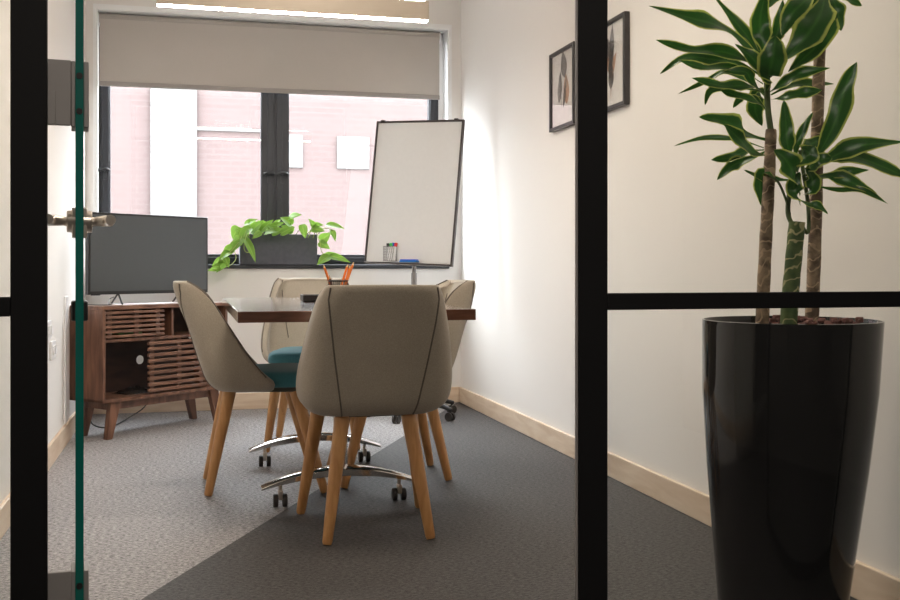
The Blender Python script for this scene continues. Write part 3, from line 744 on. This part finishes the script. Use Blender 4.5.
# things on the board ledge
def onboard(x, y, z): return BM @ Vector((x, y, z))
cpos = onboard(-.103, -.030, .016)
mc = thing('marker_cup', 'small wire mesh cup of markers on the whiteboard ledge', 'pen cup', cpos)
t_ = MB()
for j in range(22):
    a = 2 * PI * j / 22
    for tw in (-.4, .4): t_.tube([(.042 * math.cos(a + tw * q), .014 * math.sin(a + tw * q), .09 * q) for q in (0, .5, 1)], .0008, 4, caps=False)
t_.build('wire_mesh', 'satin', mc)
for zz in (.002, .09): MB().tube([(.042 * math.cos(2 * PI * j / 24), .014 * math.sin(2 * PI * j / 24), zz) for j in range(25)], .0018, 6).build('rim', 'satin', mc)
for i, (x, cap, tl, h_) in enumerate(((-.008, 'blackp', -.006, .105), (.003, 'green', .004, .106), (.014, 'blue', .006, .108), (.024, 'red', .014, .107))):
    p = cpos + er * x + Vector((0, 0, .003)) + ef * (.003 * (-1) ** i)
    mk = thing('marker', {'blackp': 'black', 'green': 'green', 'blue': 'blue', 'red': 'red'}[cap] + ' capped marker standing in the whiteboard cup', 'marker', p, 0, 'markers in the whiteboard cup')
    s = MB(); s.tube([(0, 0, 0), (tl * .6, 0, h_ - .022)], .008, 12); s.build('barrel', 'white', mk)
    s = MB(); s.tube([(tl * .6, 0, h_ - .022), (tl, 0, h_)], [.0105, .009], 12); s.build('cap', cap, mk)
ep = onboard(.026, -.029, .0145)
er_ = thing('board_eraser', 'blue whiteboard eraser lying on the ledge of the board', 'eraser', ep); er_.rotation_euler = (0, 0, math.atan2(wv.y, wv.x))
MB().box(-.058, .058, -.022, .018, .0, .010).build('felt', 'bluef', er_, bevel=.003)
MB().box(-.055, .055, -.020, .016, .010, .017).build('grip', 'blue', er_, bevel=.003)

# ------------------------------------------------------------------ planter with pothos
PX, PY, PZ = .556, 6.735, .922
pt = thing('window_planter', 'dark rectangular planter with trailing bright green vine on the window sill', 'planter', (PX, PY, PZ))
t_ = MB(); w2, d2, hh = .245, .075, .195
t_.box(-w2, w2, -d2, -d2 + .008, 0, hh); t_.box(-w2, w2, d2 - .008, d2, 0, hh); t_.box(-w2, -w2 + .008, -d2 + .008, d2 - .008, 0, hh); t_.box(w2 - .008, w2, -d2 + .008, d2 - .008, 0, hh)
t_.box(-w2 + .008, w2 - .008, -d2 + .008, d2 - .008, 0, .01); t_.build('box', 'planter', pt, bevel=.002)
MB().box(-w2 + .008, w2 - .008, -d2 + .008, d2 - .008, .01, hh - .018).build('soil', 'soil', pt)
def heart(mb, pos, nrm, direction, L, W):
    d = Vector(direction).normalized(); n = Vector(nrm).normalized(); s = d.cross(n).normalized(); n = s.cross(d)
    prof = [(-.12, .0), (-.14, .42), (-.05, .78), (.12, .98), (.32, .95), (.52, .75), (.72, .48), (.88, .2), (1.0, .0)]
    vs = []; uv = []
    for t, w_ in prof:
        drop = -.22 * L * max(0, t) ** 2
        for k_ in (-1, -.5, 0, .5, 1):
            tt = t if k_ or t > 0 else 0.0
            vs.append(Vector(pos) + d * (tt * L) + s * (k_ * w_ * W / 2) + n * (drop + abs(k_) * w_ * W * .14)); uv.append((.5 + k_ * .5, t))
    fs = [(i * 5 + j, i * 5 + j + 1, i * 5 + 6 + j, i * 5 + 5 + j) for i in range(len(prof) - 1) for j in range(4)]
    mb.add(vs, fs, uv)
fol = MB(); vn = MB(); rnd = random.Random(11)
dP = 6.55
def pv(x, y, dd=0): return at(x, y, dP + dd) - Vector((PX, PY, PZ))
# leaves: (base px, tip px, depth offset, width px)
LV = [((250, 229), (233, 236), -.05, 12), ((246, 224), (256, 218), 0, 8), ((238, 228), (232, 238), -.02, 13), ((252, 231), (262, 220), -.03, 11),
      ((246, 231), (240, 245), -.1, 12), ((257, 232), (266, 226), .0, 12), ((262, 230), (272, 219), -.02, 9), ((267, 228), (259, 220), .02, 10),
      ((270, 229), (283, 221), 0, 10), ((266, 233), (276, 230), -.05, 9), ((273, 233), (285, 228), -.04, 10), ((278, 231), (268, 224), -.02, 9),
      ((291, 224), (281, 216), 0, 13), ((290, 218), (300, 213), .01, 11), ((282, 233), (294, 226), -.05, 9), ((292, 231), (281, 225), 0, 10),
      ((302, 226), (306, 238), -.1, 10), ((314, 227), (310, 219), 0, 8), ((313, 229), (324, 230), -.02, 10), ((314, 226), (322, 224), .01, 8),
      ((328, 225), (344, 226), 0, 9), ((332, 231), (336, 240), 0, 7), ((322, 240), (330, 233), .02, 12), ((320, 243), (330, 248), 0, 10),
      ((326, 256), (334, 252), -.02, 7), ((328, 257), (317, 263), -.04, 12), ((331, 256), (350, 260), -.03, 9),
      ((240, 238), (232, 242), -.1, 9), ((243, 239), (253, 244), -.12, 9), ((247, 242), (257, 260), -.14, 9), ((240, 241), (230, 252), -.1, 11),
      ((236, 243), (228, 245), -.08, 8), ((232, 248), (221, 257), -.1, 12), ((229, 252), (218, 259), -.11, 10), ((222, 260), (212, 265), -.13, 9),
      ((224, 262), (216, 272), -.14, 10), ((219, 268), (208, 270), -.15, 7), ((225, 258), (229, 266), -.14, 8), ((243, 236), (236, 228), -.04, 10),
      ((255, 226), (248, 221), .02, 9), ((275, 226), (279, 219), .03, 8), ((286, 230), (290, 222), .02, 9), ((260, 233), (252, 238), -.1, 8)]
for (bx, by), (tx, ty), dd, wpx in LV:
    b0 = pv(bx, by, dd); t0 = pv(tx, ty, dd - .03 + rnd.uniform(-.02, .02)); L = (t0 - b0).length
    nr = Vector((rnd.uniform(-.4, .3), -1, rnd.uniform(.3, 1.0)))
    heart(fol, b0, nr, t0 - b0, max(.045, L * 1.0), wpx * dP / F * .95)
    if tx > 235 and by < 236: vn.tube([b0, b0.lerp(Vector((b0.x * .8, 0, .18)), .6), (b0.x * .75, rnd.uniform(-.03, .03), .17)], [.0015, .002, .002], 6)
def vine(pts): vn.tube(cr([pv(*p) for p in pts]), .0025, 6)
vine([(245, 238, .02), (243, 233, -.08), (240, 240, -.11), (232, 250, -.12), (223, 259, -.14), (213, 266, -.15)])
vine([(250, 238, .02), (247, 234, -.12), (244, 247, -.14), (246, 252, -.14), (250, 252, -.14)])
vine([(234, 250, -.1), (236, 258, -.13), (232, 264, -.14), (224, 268, -.14)])
vine([(313, 238, .02), (316, 232, -.02), (320, 243, -.03), (322, 252, -.03), (328, 257, -.03)])
vine([(308, 238, .02), (314, 228, -.02), (330, 229, 0), (334, 232, 0)])
fol.build('foliage', 'pleaf', pt, sub=1); vn.build('vines', 'vine', pt)

# ------------------------------------------------------------------ tall dracaena in glossy pot
dc = at(791, 268, 2.533)
dp = thing('potted_dracaena', 'tall striped leaf plant with three canes in a glossy black tapered pot', 'potted plant', (dc.x, dc.y, 0))
p = MB()
shx = (Vector((cY, -sY)) * -.026) / .777 
prof = [(.0, 0), (.140, 0), (.146, .006), (.155, .1), (.172, .25), (.191, .42), (.207, .60), (.2125, .76), (.2125, .772), (.2075, .773), (.2045, .76), (.195, .60), (.19, .55)]
p.lathe(prof, (0, 0, 0), 72, shear=(shx.x, shx.y)); p.build('pot', 'pot', dp, ang=50)
so = MB(); so.lathe([(.19, .72), (.199, .735), (.10, .745), (0.001, .75)], (0, 0, 0), 48); so.build('soil', 'soil', dp)
ck = MB(); rnd = random.Random(5)
for i in range(100):
    a = rnd.uniform(-.9, 1.6); rr = rnd.uniform(.02, .17); q = rnd.uniform(.005, .011)
    c0 = Vector((rr * math.cos(a), rr * math.sin(a), .745 + rnd.uniform(0, .03)))
    Rm = Matrix.Rotation(rnd.uniform(0, 6), 4, 'Z') @ Matrix.Rotation(rnd.uniform(0, 6), 4, 'X')
    ck.box(-q, q, -q * .7, q * .7, -q * .5, q * .5, Matrix.Translation(c0) @ Rm)
ck.build('bark_chips', 'bark', dp, bevel=.002)
DB = 2.533
def dv(x, y, dd=0): return at(x, y, DB + dd) - Vector((dc.x, dc.y, 0))
for pts, rad, mat in (
    ([(762, 336, -.02), (763, 300, -.02), (766, 235, -.02), (769, 180, -.015), (771, 130, 0)], [.0165, .0155, .0150, .0145, .0135], 'trunk'),
    ([(788, 336, -.08), (790, 300, -.08), (794, 255, -.08), (797, 222, -.08)], [.020, .0185, .0185, .019], 'gtrunk'),
    ([(811, 336, .04), (813, 290, .04), (816, 200, .04), (818, 100, .04), (821, 20, .03), (823, -20, .03)], [.0175, .0165, .0160, .0150, .0145, .013], 'trunk')):
    k_ = MB(); pp = cr([dv(*q) for q in pts], 5)
    rr = [rad[0] + (rad[-1] - rad[0]) * i / (len(pp) - 1) + .0006 * math.sin(i * 2.1) for i in range(len(pp))]
    k_.tube(pp, rr, 20); k_.build('trunk', mat, dp)
def stem(pts, r): MB().tube(cr([dv(*q) for q in pts]), r, 8).build('stem', 'stem', dp)
stem([(771, 132, 0), (768, 110, 0), (767, 85, 0), (768, 60, 0)], .0075)
stem([(793, 226, -.08), (788, 213, -.07), (790, 190, -.06), (797, 160, -.05)], .006)
stem([(800, 224, -.07), (808, 232, -.06), (808, 205, -.05), (803, 170, -.04), (800, 150, -.04)], .005)
stem([(790, 215, -.07), (786, 200, -.07), (778, 182, -.06), (768, 175, -.05)], .003)
stem([(823, -18, .03), (824, -40, .03), (826, -60, .03)], .009)
def strap(mb, P, wpx, dsp=0.0, nrm=None, fold=.12):
    """strap leaf through the photo points P (x, y, depth offset)"""
    pts = cr([dv(*q) for q in P], 5); n = len(pts); W = wpx * 1.3 * DB / F
    nr = Vector(nrm or (-sY - .15, -cY, .55)).normalized(); vs = []; uv = []
    for i, p_ in enumerate(pts):
        t = i / (n - 1); d = (pts[min(i + 1, n - 1)] - pts[max(i - 1, 0)]).normalized()
        s = d.cross(nr).normalized(); nn = s.cross(d)
        q = min(1, max(0, (t - .10) / .40)); q = q * q * (3 - 2 * q)
        w_ = W * (.17 + .83 * q) * (1 if t < .55 else max(.02, 1 - ((t - .55) / .45) ** 1.9))
        w_ *= 1 + .07 * math.sin(t * 23 + P[0][1])
        wav = .16 * math.sin(t * 13 + P[0][0] + 2 * P[-1][1])
        for k_ in (-1, -.45, 0, .45, 1):
            vs.append(p_ + s * (k_ * w_ / 2) + nn * (abs(k_) * w_ * fold + k_ * wav * w_)); uv.append((.5 + k_ * .5, t))
    fs = [(i * 5 + j, i * 5 + j + 1, i * 5 + 6 + j, i * 5 + 5 + j) for i in range(n - 1) for j in range(4)]
    mb.add(vs, fs, uv)
f1 = MB(); f2 = MB(); f3 = MB()
T1 = [  # crown of left cane
 ([(766, 62, 0), (745, 45, -.04), (720, 27, -.10), (690, 18, -.14), (649, 6, -.16)], 15),
 ([(764, 76, 0), (745, 60, -.04), (722, 52, -.07), (690, 50, -.10), (656, 40, -.12)], 13),
 ([(764, 78, 0), (742, 65, -.02), (715, 60, .02), (685, 58, .04), (660, 74, .05)], 11),
 ([(763, 84, 0), (735, 68, -.04), (705, 68, -.10), (678, 60, -.13)], 9),
 ([(764, 90, 0), (745, 86, -.06), (722, 86, -.10), (692, 78, -.12)], 11),
 ([(764, 92, 0), (740, 88, .03), (712, 90, .06), (705, 105, .06)], 7),
 ([(764, 95, 0), (745, 80, .04), (725, 72, .08), (705, 82, .10), (678, 94, .10)], 6),
 ([(766, 140, 0), (745, 134, -.05), (725, 122, -.08), (699, 117, -.10)], 17),
 ([(768, 156, 0), (752, 152, -.06), (738, 138, -.09), (724, 124, -.10)], 13),
 ([(764, 148, 0), (738, 140, .03), (705, 138, .05), (674, 146, .06)], 5),
 ([(764, 150, .01), (745, 152, .04), (730, 158, .06), (711, 160, .06)], 10),
 ([(765, 152, .01), (748, 160, .03), (732, 166, .05), (717, 180, .05)], 11),
 ([(768, 88, -.02), (769, 75, -.08), (773, 55, -.10), (776, 36, -.09)], 21),
 ([(762, 60, 0), (750, 40, 0), (738, 25, 0), (714, -4, 0)], 10),
 ([(764, 62, .01), (758, 52, .03), (748, 42, .05), (741, 27, .06)], 8),
 ([(766, 62, 0), (762, 40, .02), (760, 20, .02), (766, -8, 0)], 17),
 ([(769, 60, 0), (775, 42, .02), (779, 25, .02), (783, 0, .02)], 11),
 ([(772, 62, .01), (782, 30, .06), (800, 10, .06), (806, -8, .06)], 8),
 ([(770, 100, 0), (785, 97, -.06), (805, 93, -.08), (822, 90, -.08)], 11),
 ([(770, 92, 0), (782, 84, -.03), (800, 74, -.05), (830, 68, -.06)], 11),
 ([(771, 95, .01), (790, 86, .03), (812, 84, .06), (834, 84, .07)], 9),
 ([(766, 108, 0), (752, 100, -.05), (735, 95, -.07), (720, 90, -.07)], 9),
 ([(768, 112, 0), (756, 100, .03), (742, 98, .05), (733, 108, .05)], 8),
 ([(766, 85, 0), (760, 70, -.06), (752, 58, -.07), (735, 44, -.07)], 12),
 ([(765, 96, 0), (752, 82, -.06), (745, 72, -.06), (722, 72, -.06)], 10),
 ([(768, 100, .01), (760, 92, .05), (755, 110, .08), (762, 126, .07)], 14),
 ([(766, 92, 0), (768, 80, -.06), (765, 66, -.07), (758, 50, -.07)], 13),
]
T3 = [  # crown of the tall right cane
 ([(826, -14, .02), (822, 10, -.06), (808, 34, -.10), (783, 61, -.10)], 24),
 ([(828, -10, .02), (830, 18, -.03), (818, 44, -.06), (788, 72, -.06)], 17),
 ([(820, -16, .02), (806, 0, -.05), (792, 14, -.07), (782, 36, -.07)], 17),
 ([(828, -12, .02), (834, 2, -.02), (838, 14, -.03), (841, 31, -.03)], 12),
 ([(824, -14, .02), (812, 8, .03), (800, 24, .05), (796, 44, .05)], 13),
 ([(830, -14, .02), (842, -6, .02), (850, 0, .02), (862, 6, .02)], 10),
 ([(820, -20, .02), (795, -10, .02), (778, -4, .02), (768, 8, .02)], 12),
]
T2 = [  # crown of the short green cane
 ([(806, 170, -.05), (822, 148, -.08), (838, 115, -.09), (846, 85, -.09), (857, 62, -.09)], 16),
 ([(806, 172, -.05), (830, 158, -.09), (860, 146, -.11), (903, 142, -.12)], 15),
 ([(806, 176, -.05), (835, 156, -.07), (865, 160, -.09), (908, 178, -.10)], 16),
 ([(806, 178, -.05), (828, 176, -.08), (848, 172, -.10), (869, 170, -.10)], 9),
 ([(806, 180, -.05), (830, 176, -.09), (855, 184, -.11), (878, 196, -.11)], 12),
 ([(806, 184, -.05), (838, 190, -.10), (862, 190, -.12), (888, 204, -.12)], 6),
 ([(795, 168, -.05), (788, 148, -.08), (786, 125, -.08), (784, 100, -.08)], 12),
 ([(797, 168, -.05), (796, 148, -.06), (803, 130, -.06), (813, 112, -.06)], 7),
 ([(796, 172, -.05), (800, 160, -.12), (808, 155, -.14), (815, 146, -.14)], 20),
 ([(800, 196, -.06), (794, 176, -.13), (786, 160, -.15), (774, 150, -.15)], 18),
 ([(800, 205, -.06), (797, 196, -.12), (794, 186, -.12), (800, 172, -.12)], 13),
 ([(803, 195, -.05), (812, 190, -.09), (812, 178, -.09), (806, 168, -.10)], 12),
 ([(798, 180, -.05), (780, 180, -.02), (762, 178, .0), (744, 170, .0)], 7),
 ([(776, 180, -.05), (765, 172, -.02), (760, 185, .0), (762, 207, .0)], 11),
 ([(800, 200, -.06), (808, 204, -.10), (818, 206, -.11), (828, 214, -.11)], 7),
 ([(802, 176, -.05), (812, 166, -.10), (820, 160, -.12), (832, 158, -.12)], 14),
 ([(800, 165, -.05), (806, 150, -.02), (815, 142, .01), (826, 140, .02)], 12),
]
for mb, T in ((f1, T1), (f2, T2), (f3, T3)):
    for P_, w_ in T: strap(mb, P_, w_)
for mb in (f1, f2, f3): mb.build('leaf_crown', 'dleaf', dp)

# ------------------------------------------------------------------ lights
wd = bpy.data.worlds.new('World'); S.world = wd; wd.use_nodes = True
bgN = wd.node_tree.nodes['Background']; bgN.inputs[0].default_value = (.90, .95, 1.0, 1); bgN.inputs[1].default_value = 14
def area(name, locv, rot, sx_, sy_, power, col, portal=False):
    l = bpy.data.lights.new(name, 'AREA'); l.shape = 'RECTANGLE'; l.size = sx_; l.size_y = sy_; l.energy = power; l.color = col
    if portal: l.cycles.is_portal = True
    o = bpy.data.objects.new(name, l); COL.objects.link(o); o.location = locv; o.rotation_euler = rot; return o
area('window_portal', (.56, YW + .29, 1.7), (-PI / 2, 0, 0), 2.3, 1.7, 1, (1, 1, 1), True)
area('ceiling_lamp', (.6, 3.1, H - .03), (0, 0, 0), .6, .6, 18, (1, .86, .70))
area('corridor_lamp', (.4, -.4, H - .03), (0, 0, 0), .9, .9, 32, (1, .89, .77))
sn = bpy.data.lights.new('sun', 'SUN'); sn.energy = .5; sn.angle = .02; sn.color = (1, .96, .9)
so_ = bpy.data.objects.new('sun', sn); COL.objects.link(so_); so_.rotation_euler = (math.radians(48), 0, math.radians(-20))

# ------------------------------------------------------------------ camera
cd = bpy.data.cameras.new('camera'); cd.sensor_width = 36; cd.lens = F / 900 * 36; cd.shift_y = -(300 - HOR) / 900
cd.clip_start = .02
cam = bpy.data.objects.new('camera', cd); COL.objects.link(cam); cam.location = (0, 0, EYE); cam.rotation_euler = (PI / 2, 0, -YAW)
S.camera = cam
S.view_settings.view_transform = 'Standard'; S.view_settings.look = 'None'; S.view_settings.gamma = 1; S.view_settings.use_curve_mapping = False
S.view_settings.exposure = 0.47
S.cycles.max_bounces = 10; S.cycles.diffuse_bounces = 6; S.cycles.glossy_bounces = 5; S.cycles.transparent_max_bounces = 16
S.cycles.sample_clamp_indirect = 6
